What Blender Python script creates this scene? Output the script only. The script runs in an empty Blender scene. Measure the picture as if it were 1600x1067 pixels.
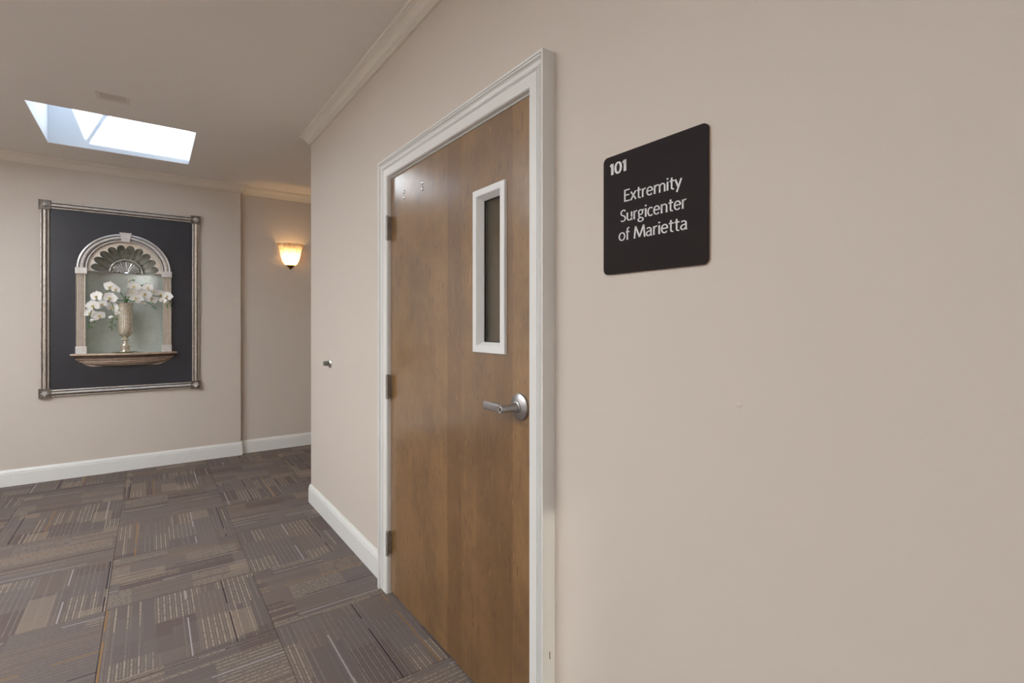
import bpy, bmesh, math, random
from mathutils import Vector, Matrix
PI = math.pi
scene = bpy.context.scene
C = scene.collection

# ------------------------------------------------------------------ camera
# world: +Y runs along the door wall, +X points into the door wall, floor at z = 0
cam_d = bpy.data.cameras.new('camera')
cam = bpy.data.objects.new('camera', cam_d)
C.objects.link(cam)
cam.location = (0.0, 0.0, 1.327)
cam.rotation_euler = (PI / 2, 0, -math.atan(566.0 / 782.0))
cam_d.sensor_width = 36.0
cam_d.lens = 36.0 * 782.0 / 1600.0
cam_d.shift_y = -(533.5 - 507.0) / 1600.0
cam_d.clip_start = 0.02
scene.camera = cam

# ------------------------------------------------------------------ world, sun, exposure
world = bpy.data.worlds.new('sky')
scene.world = world
world.use_nodes = True
bg = world.node_tree.nodes['Background']
bg.inputs['Color'].default_value = (0.66, 0.80, 1.0, 1)
bg.inputs['Strength'].default_value = 2.3
sun_d = bpy.data.lights.new('sun', 'SUN')
sun_d.energy = 34.0
sun_d.angle = math.radians(0.8)
sun_d.color = (1.0, 0.98, 0.94)
sun = bpy.data.objects.new('sun', sun_d)
C.objects.link(sun)
sun.rotation_euler = Vector((0.256, 1.0, -0.714)).to_track_quat('-Z', 'Y').to_euler()
sun.location = (-2, -6, 7)

vs = scene.view_settings
vs.view_transform = 'Standard'
vs.look = 'None'
vs.exposure = 0.0
vs.gamma = 1.0
vs.use_curve_mapping = False
scene.cycles.max_bounces = 14
scene.cycles.diffuse_bounces = 8
scene.cycles.glossy_bounces = 6
scene.cycles.transparent_max_bounces = 12

FILL_E = 32.0  # strength of the added, unseen ceiling fill panels
SCONCE_E = 3.0

# ------------------------------------------------------------------ materials
def srgb(r, g, b):
    f = lambda c: (c / 255 / 12.92) if c / 255 <= 0.04045 else ((c / 255 + 0.055) / 1.055) ** 2.4
    return (f(r), f(g), f(b), 1.0)

class NT:
    """small node-building helper"""
    def __init__(self, name):
        self.m = bpy.data.materials.new(name)
        self.m.use_nodes = True
        self.t = self.m.node_tree
        self.b = self.t.nodes['Principled BSDF']
        self.out = self.t.nodes['Material Output']
    def n(self, typ, **kw):
        nd = self.t.nodes.new(typ)
        for k, v in kw.items():
            setattr(nd, k, v)
        return nd
    def put(self, sock, v):
        if isinstance(v, bpy.types.NodeSocket):
            self.t.links.new(v, sock)
        else:
            sock.default_value = v
    def math(self, op, a, b=0.0, c=None):
        nd = self.n('ShaderNodeMath', operation=op)
        self.put(nd.inputs[0], a)
        self.put(nd.inputs[1], b)
        if c is not None:
            self.put(nd.inputs[2], c)
        return nd.outputs[0]
    def add(self, a, b): return self.math('ADD', a, b)
    def sub(self, a, b): return self.math('SUBTRACT', a, b)
    def mul(self, a, b): return self.math('MULTIPLY', a, b)
    def gt(self, a, b): return self.math('GREATER_THAN', a, b)
    def lt(self, a, b): return self.math('LESS_THAN', a, b)
    def floor(self, a): return self.math('FLOOR', a)
    def fract(self, a): return self.math('FRACT', a)
    def obj(self, scale=(1, 1, 1), loc=(0, 0, 0)):
        tc = self.n('ShaderNodeTexCoord')
        mp = self.n('ShaderNodeMapping')
        self.t.links.new(tc.outputs['Object'], mp.inputs['Vector'])
        mp.inputs['Scale'].default_value = scale
        mp.inputs['Location'].default_value = loc
        return mp.outputs['Vector']
    def xyz(self, v):
        s = self.n('ShaderNodeSeparateXYZ')
        self.t.links.new(v, s.inputs[0])
        return s.outputs
    def comb(self, x, y, z=0.0):
        c = self.n('ShaderNodeCombineXYZ')
        for i, q in enumerate((x, y, z)):
            self.put(c.inputs[i], q)
        return c.outputs[0]
    def white(self, x, y, z=0.0):
        w = self.n('ShaderNodeTexWhiteNoise', noise_dimensions='3D')
        self.t.links.new(self.comb(x, y, z), w.inputs['Vector'])
        return w.outputs['Value']
    def noise(self, vec, scale, detail=3.0, rough=0.5, dist=0.0):
        nd = self.n('ShaderNodeTexNoise')
        self.t.links.new(vec, nd.inputs['Vector'])
        nd.inputs['Scale'].default_value = scale
        nd.inputs['Detail'].default_value = detail
        nd.inputs['Roughness'].default_value = rough
        nd.inputs['Distortion'].default_value = dist
        return nd.outputs['Fac']
    def ramp(self, fac, stops):
        r = self.n('ShaderNodeValToRGB')
        e = r.color_ramp.elements
        while len(e) < len(stops):
            e.new(0.5)
        for el, (p, c) in zip(e, stops):
            el.position = p
            el.color = c if len(c) == 4 else (*c, 1)
        self.put(r.inputs['Fac'], fac)
        return r.outputs['Color']
    def mix(self, fac, a, b, blend='MIX'):
        nd = self.n('ShaderNodeMix', data_type='RGBA', blend_type=blend)
        self.put(nd.inputs[0], fac)
        self.put(nd.inputs[6], a)
        self.put(nd.inputs[7], b)
        return nd.outputs[2]
    def bump(self, h, strength=0.2, dist=0.002):
        nd = self.n('ShaderNodeBump')
        nd.inputs['Strength'].default_value = strength
        nd.inputs['Distance'].default_value = dist
        self.put(nd.inputs['Height'], h)
        self.t.links.new(nd.outputs['Normal'], self.b.inputs['Normal'])
    def p(self, **kw):
        names = dict(color='Base Color', rough='Roughness', metal='Metallic', spec='Specular IOR Level',
                     coat='Coat Weight', coat_rough='Coat Roughness', sub='Subsurface Weight', emit='Emission Color', emit_s='Emission Strength')
        for k, v in kw.items():
            self.put(self.b.inputs[names[k]], v)
        return self

M = {}

def mat_wall(name, rgb, bump=0.12):
    t = NT(name)
    v = t.obj()
    big = t.noise(v, 1.3, 2)
    col = t.mix(t.mul(big, 0.12), srgb(*rgb), srgb(rgb[0] - 10, rgb[1] - 11, rgb[2] - 12))
    t.p(color=col, rough=0.62, spec=0.3)
    fine = t.noise(v, 260, 3, 0.6)
    t.bump(fine, bump, 0.0015)
    return t.m
M['wall'] = mat_wall('beige_wall_paint', (211, 202, 193))
M['ceiling'] = mat_wall('ceiling_paint', (234, 229, 224), 0.06)
M['shaft'] = mat_wall('white_shaft_paint', (214, 219, 224), 0.02)
M['room'] = mat_wall('olive_room_paint', (176, 164, 128), 0.05)
M['subfloor'] = mat_wall('grey_subfloor', (92, 84, 80), 0.05)

def mat_plain(name, rgb, rough=0.4, metal=0.0, spec=0.5, var=0.0, coat=0.0):
    t = NT(name)
    v = t.obj()
    n_ = t.noise(v, 9, 3)
    col = t.mix(t.mul(n_, var), srgb(*rgb), srgb(*[max(0, c - 45) for c in rgb]))
    t.p(color=col, rough=rough, metal=metal, spec=spec, coat=coat)
    return t.m
M['trim'] = mat_plain('white_trim_enamel', (229, 230, 228), 0.38)
M['crown'] = mat_plain('cream_crown_enamel', (224, 218, 208), 0.42)
M['lite'] = mat_plain('white_lite_frame', (232, 234, 234), 0.4, var=0.05)
M['steel'] = mat_plain('satin_nickel', (180, 180, 182), 0.36, 1.0)
M['hinge'] = mat_plain('dull_steel_hinge', (176, 172, 168), 0.45, 0.5, var=0.45)
M['chrome'] = mat_plain('polished_chrome', (225, 226, 228), 0.2, 1.0)
M['rubber'] = mat_plain('grey_rubber', (112, 112, 104), 0.6)
M['dark'] = mat_plain('dark_recess', (20, 18, 16), 0.8)
M['letter'] = mat_plain('white_sign_print', (224, 226, 228), 0.5)
M['bronze'] = mat_plain('antique_bronze', (120, 98, 56), 0.4, 0.8, var=0.7)
M['register'] = mat_plain('painted_register', (222, 215, 208), 0.6)
M['register_dark'] = mat_plain('painted_louvre', (208, 200, 192), 0.65)
M['bar'] = mat_plain('skylight_metal', (150, 156, 162), 0.5, 0.3)
M['petal'] = mat_plain('white_silk_petal', (253, 253, 252), 0.5)
M['lip'] = mat_plain('yellow_orchid_lip', (238, 218, 140), 0.55, var=0.35)
M['stem'] = mat_plain('green_stem', (78, 118, 60), 0.5, var=0.4)
M['bud'] = mat_plain('green_bud', (96, 152, 58), 0.45, var=0.5)

def mat_sign():
    t = NT('dark_brown_sign_plastic')
    v = t.obj()
    f = t.noise(v, 700, 2, 0.7)
    col = t.mix(f, srgb(22, 16, 16), srgb(42, 32, 32))
    t.p(color=col, rough=0.55, spec=0.15)
    t.bump(f, 0.15, 0.0006)
    return t.m
M['sign'] = mat_sign()
M['sign_edge'] = mat_plain('tan_sign_backer', (150, 124, 98), 0.6)

def mat_glass(name, tint, gloss=0.06, rough=0.02, k=0.9):
    t = NT(name)
    tr = t.n('ShaderNodeBsdfTransparent')
    tr.inputs['Color'].default_value = (*tint, 1)
    gl = t.n('ShaderNodeBsdfGlossy')
    gl.inputs['Roughness'].default_value = rough
    fr = t.n('ShaderNodeFresnel')
    fr.inputs['IOR'].default_value = 1.45
    mx = t.n('ShaderNodeMixShader')
    t.put(mx.inputs[0], t.math('MINIMUM', t.add(t.mul(fr.outputs[0], k), gloss * 0.2), 1.0))
    t.t.links.new(tr.outputs[0], mx.inputs[1])
    t.t.links.new(gl.outputs[0], mx.inputs[2])
    t.t.links.new(mx.outputs[0], t.out.inputs['Surface'])
    return t.m
M['glass'] = mat_glass('clear_door_glass', (0.95, 0.94, 0.88))
M['acrylic'] = mat_glass('clear_acrylic', (0.96, 0.97, 0.98), 0.02, 0.02, 0.25)
M['tinted'] = mat_glass('tinted_sidelight_glass', (0.175, 0.172, 0.16))

def mat_emit(name, rgb, strength):
    t = NT(name)
    t.p(color=srgb(240, 240, 236), emit=(*rgb, 1), emit_s=strength)
    return t.m
M['diffuser'] = mat_emit('lit_diffuser', (0.94, 0.97, 1.0), FILL_E)

def mat_shade():
    t = NT('alabaster_glass_shade')
    v = t.obj()
    n_ = t.noise(v, 9, 4, 0.6, 2.2)
    col = t.ramp(n_, [(0.40, srgb(246, 238, 222)), (0.52, srgb(244, 226, 196)), (0.60, srgb(206, 160, 108)), (0.66, srgb(244, 232, 210))])
    d = t.n('ShaderNodeBsdfDiffuse')
    tl = t.n('ShaderNodeBsdfTranslucent')
    t.put(d.inputs['Color'], col)
    t.put(tl.inputs['Color'], col)
    mx = t.n('ShaderNodeMixShader')
    mx.inputs[0].default_value = 0.55
    t.t.links.new(d.outputs[0], mx.inputs[1])
    t.t.links.new(tl.outputs[0], mx.inputs[2])
    t.t.links.new(mx.outputs[0], t.out.inputs['Surface'])
    return t.m
M['shade'] = mat_shade()

def mat_wood():
    t = NT('stained_birch_veneer')
    v = t.obj()
    x, y, z = t.xyz(v)
    # veneer leaves side by side, each with its own tone
    wob = t.mul(t.sub(t.noise(t.comb(y, z, 0.0), 2.0, 2), 0.5), 0.02)
    leaf = t.floor(t.mul(t.add(y, wob), 9.0))
    tone = t.white(leaf, 3.0, 1.0)
    shift = t.mul(tone, 9.0)
    # long cathedral figure
    g1 = t.noise(t.comb(t.add(t.mul(y, 9.0), shift), t.mul(z, 1.3), shift), 1.6, 4, 0.55, 1.4)
    bands = t.math('SINE', t.mul(g1, 46.0))
    g2 = t.noise(t.comb(t.mul(y, 160.0), t.mul(z, 5.0), 0.0), 1.0, 3, 0.6)
    blot = t.noise(t.comb(t.mul(y, 3.0), t.mul(z, 2.2), 0.3), 1.6, 4, 0.6)
    base = t.mix(tone, srgb(120, 86, 44), srgb(152, 116, 68))
    base = t.mix(t.math('MULTIPLY', t.sub(blot, 0.38), 2.0), base, srgb(74, 49, 24))
    base = t.mix(t.mul(t.math('MULTIPLY_ADD', bands, 0.5, 0.5), 0.16), base, srgb(86, 58, 30))
    base = t.mix(t.mul(g2, 0.36), base, srgb(150, 112, 70))
    # short dark flecks and lighter figure ticks
    fl = t.noise(t.comb(t.mul(y, 55.0), t.mul(z, 7.0), shift), 1.0, 2, 0.5, 2.0)
    base = t.mix(t.mul(t.gt(fl, 0.66), 0.5), base, srgb(66, 42, 22))
    base = t.mix(t.mul(t.lt(fl, 0.31), 0.45), base, srgb(176, 128, 74))
    t.p(color=base, rough=0.40, spec=0.4, coat=1.0, coat_rough=0.2)
    t.b.inputs['Coat IOR'].default_value = 2.0
    t.bump(t.add(t.mul(g2, 0.4), t.mul(fl, 0.4)), 0.08, 0.001)
    return t.m
M['wood'] = mat_wood()

def mat_leaf(name, c1, c2, dark, metal, rough, streak, amt=0.5):
    """silver leaf, rubbed through to a brown ground"""
    t = NT(name)
    v = t.obj()
    vs_ = t.obj(scale=streak)
    n1 = t.noise(v, 14, 4, 0.6)
    n2 = t.noise(vs_, 30, 4, 0.7)
    col = t.mix(n1, srgb(*c1), srgb(*c2))
    w = t.ramp(n2, [(0.50, (0, 0, 0)), (0.68, (1, 1, 1))])
    col = t.mix(t.mul(w, amt), col, srgb(*dark))
    t.p(color=col, rough=rough, metal=metal)
    t.bump(n2, 0.25, 0.002)
    return t.m
M['silver_x'] = mat_leaf('silver_leaf_rail', (238, 236, 234), (206, 202, 196), (74, 60, 50), 0.85, 0.30, (0.9, 5, 5), 0.6)
M['silver_z'] = mat_leaf('silver_leaf_stile', (236, 230, 224), (202, 194, 184), (78, 62, 52), 0.7, 0.34, (5, 5, 0.9), 0.6)
M['silver_block'] = mat_leaf('silver_leaf_block', (236, 235, 234), (220, 216, 213), (150, 134, 120), 0.55, 0.34, (1, 1, 1), 0.2)
M['silver_arch'] = mat_leaf('silver_leaf_arch', (232, 232, 234), (208, 206, 204), (120, 104, 90), 0.6, 0.32, (1, 1, 1), 0.25)
M['silver_sill'] = mat_leaf('rubbed_silver_sill', (228, 212, 198), (186, 160, 136), (84, 58, 38), 0.5, 0.32, (0.6, 3, 8), 0.75)
M['pilaster'] = mat_leaf('aged_ivory_silver', (232, 222, 210), (216, 202, 188), (110, 90, 74), 0.25, 0.42, (5, 5, 1.2), 0.45)
M['spandrel'] = mat_leaf('ivory_lunette', (234, 224, 212), (220, 206, 190), (160, 138, 116), 0.1, 0.5, (1, 1, 1), 0.25)
M['shell'] = mat_leaf('tarnished_shell_leaf', (206, 206, 200), (176, 177, 168), (98, 92, 76), 0.65, 0.32, (1, 1, 1), 0.4)
M['niche'] = mat_leaf('tarnished_niche_leaf', (206, 212, 207), (182, 190, 183), (150, 152, 138), 0.45, 0.36, (0.8, 0.8, 3), 0.3)

M['antique'] = mat_leaf('antiquing_wax', (112, 92, 78), (84, 68, 56), (48, 36, 28), 0.2, 0.5, (1, 1, 1), 0.6)  # dark brown painted in as shade for grooves, coves and outer edges

M['flute'] = mat_leaf('waxed_flute', (176, 160, 146), (150, 132, 118), (96, 78, 64), 0.2, 0.5, (1, 1, 1), 0.5)  # shade inside the pilaster flutes, put into the colour

M['block'] = mat_leaf('antiqued_corner_block', (150, 140, 132), (112, 100, 92), (56, 44, 38), 0.6, 0.36, (1, 1, 1), 0.6)

def mat_board():
    t = NT('charcoal_board_paint')
    v = t.obj()
    n_ = t.noise(v, 3.0, 4, 0.6, 0.6)
    col = t.mix(n_, srgb(36, 34, 38), srgb(56, 58, 68))
    t.p(color=col, rough=0.36, spec=0.6)
    t.bump(t.noise(v, 300, 2), 0.12, 0.001)
    return t.m
M['board'] = mat_board()

def mat_mercury():
    t = NT('mercury_glass')
    v = t.obj()
    x, y, z = t.xyz(v)
    n_ = t.noise(v, 160, 3, 0.7)
    big = t.noise(v, 26, 3)
    col = t.mix(t.ramp(n_, [(0.42, (0, 0, 0)), (0.62, (1, 1, 1))]), srgb(232, 226, 212), srgb(178, 166, 142))
    col = t.mix(t.mul(t.gt(big, 0.60), 0.6), col, srgb(236, 236, 230))
    t.p(color=col, metal=0.6, rough=0.2)
    t.bump(n_, 0.12, 0.001)
    return t.m
M['mercury'] = mat_mercury()

def mat_plateglass():
    t = NT('green_plate_glass')
    t.p(color=srgb(196, 204, 150), rough=0.08, spec=0.8)
    t.b.inputs['Transmission Weight'].default_value = 0.35
    return t.m
M['plateglass'] = mat_plateglass()

def mat_carpet():
    t = NT('striped_loop_carpet')
    v = t.obj()
    x, y, z = t.xyz(v)
    at = t.n('ShaderNodeAttribute', attribute_type='OBJECT', attribute_name='seed')
    seed = at.outputs['Fac']
    s = t.math('MULTIPLY_ADD', x, 1 / 0.61, 0.5)      # across the stripes
    q = t.math('MULTIPLY_ADD', y, 1 / 0.61, 0.5)      # along the stripes
    loop = t.noise(v, 330, 3, 0.75)
    loopb = t.noise(v, 150, 2, 0.7)
    # base yarn
    col = t.mix(t.ramp(loop, [(0.3, (0, 0, 0)), (0.7, (1, 1, 1))]), srgb(86, 76, 72), srgb(148, 136, 129))
    # large blocks, their sizes shifted from column to column
    c1 = t.floor(t.add(t.mul(s, 4.0), t.mul(seed, 3.7)))
    off1 = t.white(c1, seed, 7.0)
    r1 = t.floor(t.add(t.mul(q, 2.4), t.mul(off1, 5.0)))
    b1 = t.white(c1, r1, t.add(seed, 1.0))
    b2 = t.white(c1, r1, t.add(seed, 2.0))
    c2 = t.floor(t.add(t.mul(s, 6.0), t.mul(seed, 1.9)))
    off2 = t.white(c2, seed, 11.0)
    r2 = t.floor(t.add(t.mul(q, 2.7), t.mul(off2, 5.0)))
    b3 = t.white(c2, r2, t.add(seed, 5.0))
    # tone blocks: cool grey, warm taupe
    col = t.mix(t.mul(t.gt(b1, 0.62), 0.35), col, srgb(104, 100, 102))
    col = t.mix(t.mul(t.lt(b1, 0.20), 0.3), col, srgb(72, 60, 62))
    # pinstripes
    ns = 54.0
    sc = t.mul(s, ns)
    line = t.floor(sc)
    fr = t.fract(sc)
    band = t.mul(t.gt(fr, 0.25), t.lt(fr, 0.80))
    rl = t.white(line, seed, 3.0)
    dash = t.gt(t.white(line, t.floor(t.mul(q, 100.0)), seed), 0.28)
    dens = t.math('MULTIPLY_ADD', b2, 1.1, 0.12)
    on = t.mul(t.mul(band, t.lt(rl, dens)), t.math('MULTIPLY_ADD', dash, 0.6, 0.4))
    stripe_col = t.mix(t.gt(t.white(c1, r1, t.add(seed, 9.0)), 0.55), srgb(138, 129, 124), srgb(182, 170, 152))
    col = t.mix(t.mul(t.mul(on, t.math('MULTIPLY_ADD', t.gt(t.fract(t.mul(line, 0.5)), 0.25), 0.62, 0.28)), 0.78), col, stripe_col)
    # plain sandy blocks
    sand = t.mul(t.gt(b3, 0.925), t.math('MULTIPLY_ADD', loopb, 0.5, 0.20))
    col = t.mix(sand, col, srgb(160, 146, 130))
    greyb = t.mul(t.mul(t.gt(b3, 0.84), t.lt(b3, 0.925)), 0.4)
    col = t.mix(greyb, col, srgb(124, 117, 114))
    # accent threads
    def thread(pos, rgb, r0, r1_, w=0.0045, k=0.85):
        nonlocal col
        p_ = t.fract(t.add(pos, t.mul(seed, 0.37)))
        m_ = t.lt(t.math('ABSOLUTE', t.sub(s, p_)), w)
        q_ = t.fract(t.add(q, t.mul(seed, 0.53)))
        m_ = t.mul(m_, t.mul(t.gt(q_, r0), t.lt(q_, r1_)))
        col = t.mix(t.mul(m_, k), col, srgb(*rgb))
    thread(0.32, (178, 176, 178), 0.25, 0.95)
    thread(0.58, (42, 34, 48), 0.0, 0.85)
    thread(0.83, (164, 124, 72), 0.10, 0.95)
    # loop mottling over everything
    col = t.mix(t.mul(loop, 0.38), col, srgb(58, 50, 50))
    t.p(color=col, rough=0.95, spec=0.1)
    t.bump(t.add(loop, t.mul(on, 0.25)), 0.6, 0.003)
    return t.m
M['carpet'] = mat_carpet()

# ------------------------------------------------------------------ geometry helpers
class MB:
    def __init__(self):
        self.v, self.f, self.sm, self.mi = [], [], [], {}
    def quad(self, *ids, smooth=False):
        self.f.append(ids); self.sm.append(smooth)
    def box(self, x0, x1, y0, y1, z0, z1, bev=0.0):
        if bev > 0:
            return self.bevbox(x0, x1, y0, y1, z0, z1, bev)
        b = len(self.v)
        self.v += [(x, y, z) for z in (z0, z1) for y in (y0, y1) for x in (x0, x1)]
        for q in ((0, 2, 3, 1), (4, 5, 7, 6), (0, 1, 5, 4), (2, 6, 7, 3), (0, 4, 6, 2), (1, 3, 7, 5)):
            self.quad(*[b + i for i in q])
        return self
    def bevbox(self, x0, x1, y0, y1, z0, z1, r):
        bm = bmesh.new()
        bmesh.ops.create_cube(bm, size=1)
        for v in bm.verts:
            v.co = Vector(((x0 + x1) / 2 + v.co.x * (x1 - x0), (y0 + y1) / 2 + v.co.y * (y1 - y0), (z0 + z1) / 2 + v.co.z * (z1 - z0)))
        bmesh.ops.bevel(bm, geom=list(bm.edges), offset=r, segments=2, profile=0.6, affect='EDGES')
        self.bm(bm)
        return self
    def bm(self, bm, smooth=False):
        b = len(self.v)
        bm.verts.index_update()
        self.v += [tuple(v.co) for v in bm.verts]
        for f in bm.faces:
            self.quad(*[b + v.index for v in f.verts], smooth=smooth)
        bm.free()
    def rings(self, rings, closed=True, caps=True, smooth=True):
        """skin a list of equal-length point rings"""
        n = len(rings[0]); b = len(self.v)
        for r in rings:
            self.v += [tuple(p) for p in r]
        m = n if closed else n - 1
        for i in range(len(rings) - 1):
            for j in range(m):
                k = (j + 1) % n
                self.quad(b + i * n + j, b + i * n + k, b + (i + 1) * n + k, b + (i + 1) * n + j, smooth=smooth)
        if caps:
            self.quad(*[b + j for j in reversed(range(n))])
            self.quad(*[b + (len(rings) - 1) * n + j for j in range(n)])
        return self
    def lathe(self, prof, c=(0, 0, 0), n=24, axis='z', a0=0.0, a1=2 * PI, smooth=True, caps=True):
        """prof = [(radius, height)]; axis z, x or y"""
        full = abs(a1 - a0 - 2 * PI) < 1e-6
        rr = []
        for r, h in prof:
            ring = []
            for j in range(n if full else n + 1):
                a = a0 + (a1 - a0) * j / n
                p = (r * math.cos(a), r * math.sin(a), h)
                if axis == 'x': p = (h, p[0], p[1])
                if axis == 'y': p = (p[0], h, p[1])
                ring.append((c[0] + p[0], c[1] + p[1], c[2] + p[2]))
            rr.append(ring)
        return self.rings(rr, closed=full, caps=caps and full, smooth=smooth)
    def tube(self, pts, r, n=8, smooth=True):
        pts = [Vector(p) for p in pts]
        rr = r if isinstance(r, (list, tuple)) else [r] * len(pts)
        rings = []
        up = Vector((0.13, 0.31, 0.94)).normalized()
        for i, p in enumerate(pts):
            d = (pts[min(i + 1, len(pts) - 1)] - pts[max(i - 1, 0)]).normalized()
            a = d.cross(up)
            if a.length < 0.05: a = d.cross(Vector((1, 0, 0)))
            a.normalize(); b2 = d.cross(a).normalized()
            rings.append([p + (a * math.cos(2 * PI * j / n) + b2 * math.sin(2 * PI * j / n)) * rr[i] for j in range(n)])
        return self.rings(rings, True, True, smooth)
    def plate_hole(self, o, h, d0, d1, axis):
        """rectangular plate with a rectangular hole; o/h = (a0, a1, b0, b1); axis is the thickness axis"""
        def P(a, b, d):
            return {'x': (d, a, b), 'y': (a, d, b), 'z': (a, b, d)}[axis]
        b = len(self.v)
        for d in (d0, d1):
            for q in (o, h):
                self.v += [P(q[0], q[2], d), P(q[1], q[2], d), P(q[1], q[3], d), P(q[0], q[3], d)]
        for k in range(4):
            l = (k + 1) % 4
            self.quad(b + k, b + l, b + 4 + l, b + 4 + k)
            self.quad(b + 8 + k, b + 12 + k, b + 12 + l, b + 8 + l)
            self.quad(b + k, b + 8 + k, b + 8 + l, b + l)
            self.quad(b + 4 + k, b + 4 + l, b + 12 + l, b + 12 + k)
        return self
    def sweep(self, rings, dark=(), smooth=False):
        """closed profile sweep whose profile segments in `dark` take the second material"""
        n, f0 = len(rings[0]), len(self.f)
        self.rings(rings, True, True, smooth)
        for i in range(len(rings) - 1):
            for j in dark:
                self.mi[f0 + i * n + j] = 1
        return self
    def build(self, name, mat, parent=None, loc=None, mat2=None):
        me = bpy.data.meshes.new(name)
        me.from_pydata([tuple(v) for v in self.v], [], [tuple(f) for f in self.f])
        me.polygons.foreach_set('use_smooth', self.sm)
        bm = bmesh.new(); bm.from_mesh(me)
        bmesh.ops.recalc_face_normals(bm, faces=bm.faces)
        bm.to_mesh(me); bm.free()
        if any(self.sm): me.set_sharp_from_angle(angle=math.radians(32))
        me.materials.append(M[mat])
        if mat2:
            me.materials.append(M[mat2])
            for k, v in self.mi.items():
                me.polygons[k].material_index = v
        o = bpy.data.objects.new(name, me)
        C.objects.link(o)
        if parent is not None: o.parent = parent
        if loc is not None: o.location = loc
        return o

def tag(o, label=None, cat=None, group=None, kind=None):
    if label: o['label'] = label
    if cat: o['category'] = cat
    if group: o['group'] = group
    if kind: o['kind'] = kind
    return o

def empty(name, loc=(0, 0, 0), **kw):
    o = bpy.data.objects.new(name, None)
    C.objects.link(o)
    o.location = loc
    o.empty_display_size = 0.1
    return tag(o, **kw)

def shift(o, root):
    """parent a mesh that was built in world coordinates to a thing placed at root.location"""
    me = o.data
    me.transform(Matrix.Translation(-Vector(root.location)))
    o.parent = root
    return o

def struct(o, label, cat):
    return tag(o, label, cat, kind='structure')

# ------------------------------------------------------------------ the setting
D, F, FR = 0.978, 5.747, 5.80          # door wall x, far wall y, stepped-back far wall y
ZC = 2.74                              # ceiling height
YC = 3.917                             # corner where the door wall ends
XS = 0.75                              # where the far wall steps back
YB, XL, XE = -0.73, -3.0, 4.0          # back wall, left wall, end of the side hall
SKY = (-0.640, 0.278, 4.350, 5.255)    # skylight opening

# floor and its carpet tiles
floor = struct(MB().box(XL, XE, YB, FR, -0.12, -0.007).build('floor', 'subfloor'),
               'floor of patterned brown carpet tiles laid quarter-turned', 'floor')
T = 0.61
tile_cache = {}
def tile_mesh(x0, x1, y0, y1, rot):
    """tile slab in its own frame, edges eased; x = across the stripes"""
    if rot:
        x0, x1, y0, y1 = y0, y1, -x1, -x0
    key = tuple(round(q, 3) for q in (x0, x1, y0, y1))
    if key in tile_cache:
        return tile_cache[key]
    g, e = 0.0006, 0.0022
    b = MB()
    def ring(d, z): return [(x0 + d, y0 + d, z), (x1 - d, y0 + d, z), (x1 - d, y1 - d, z), (x0 + d, y1 - d, z)]
    b.rings([ring(g, -0.007), ring(g, -0.0016), ring(g + e, 0.0)], True, True, False)
    o = b.build('carpet_tile', 'carpet')
    me = o.data
    bpy.data.objects.remove(o)
    tile_cache[key] = me
    return me
random.seed(11)
for i in range(-5, 8):
    for j in range(-6, 7):
        cx_, cy_ = 0.14 + T * i, 2.68 + T * j
        for (rx0, rx1, ry0, ry1) in ((XL, D, YB, F), (D, XE, YC, F), (XS, XE, F, FR)):
            a0, a1 = max(cx_ - T / 2, rx0), min(cx_ + T / 2, rx1)
            c0, c1 = max(cy_ - T / 2, ry0), min(cy_ + T / 2, ry1)
            if a1 - a0 < 0.01 or c1 - c0 < 0.01:
                continue
            rot = (i + j) % 2          # quarter turn
            o = bpy.data.objects.new('carpet_tile', tile_mesh(a0 - cx_, a1 - cx_, c0 - cy_, c1 - cy_, rot))
            o.location = (cx_, cy_, 0)
            o.rotation_euler = (0, 0, PI / 2 if rot else 0)
            o['seed'] = float((i * 7 + j * 13 + 200) % 31)
            o.parent = floor
            C.objects.link(o)

struct(MB().plate_hole((XL - 0.12, XE + 0.12, YB - 0.12, 6.05), SKY, ZC, ZC + 0.16, 'z').build('ceiling', 'ceiling'),
       'plain taupe painted ceiling cut open for the skylight', 'ceiling')

# door wall with its opening
DY0, DY1, DZ = 1.196, 2.378, 2.073
w = MB()
w.box(D, D + 0.12, YB - 0.12, DY0, 0, ZC)
w.box(D, D + 0.12, DY1, YC, 0, ZC)
w.box(D, D + 0.12, DY0, DY1, DZ, ZC)
wr = struct(w.build('wall_right', 'wall'), 'long beige painted wall that holds the wooden door', 'wall')
MB().lathe([(0.0, D - 0.0016), (0.003, D - 0.0013), (0.0055, D - 0.0006), (0.0065, D)], (0, 0.558, 1.162), 14, 'x').build('paint_blob', 'wall', wr)
NH = (-0.478, 0.126, 1.03, 2.13)
struct(MB().plate_hole((XL - 0.12, XS, 0, ZC), NH, F, F + 0.2, 'y').build('wall_far', 'wall'),
       'beige far wall carrying the framed niche', 'wall')
struct(MB().box(XS, XE + 0.12, FR, F + 0.2, 0, ZC).build('wall_recess', 'wall'),
       'stepped back beige wall carrying the lit sconce', 'wall')
struct(MB().box(XL - 0.12, XL, YB - 0.12, F, 0, ZC).build('wall_left', 'wall'), 'plain beige wall on the left of the lobby', 'wall')
struct(MB().plate_hole((XL, D, 0, ZC), (0.42, 0.545, 0.25, 2.185), YB - 0.12, YB, 'y').build('wall_back', 'wall'),
       'beige wall behind with a narrow sidelight', 'wall')
struct(MB().box(D + 0.12, XE, YC - 0.12, YC, 0, ZC).build('wall_hall', 'wall'), 'beige wall of the side hall around the corner', 'wall')
struct(MB().box(XE, XE + 0.12, 0.4, FR, 0, ZC).build('wall_hall_end', 'wall'), 'beige wall closing the side hall', 'wall')
struct(MB().box(D + 0.12, XE, 0.28, 0.40, 0, ZC).build('wall_room', 'room'), 'olive side wall of the room behind the door', 'wall')
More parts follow.
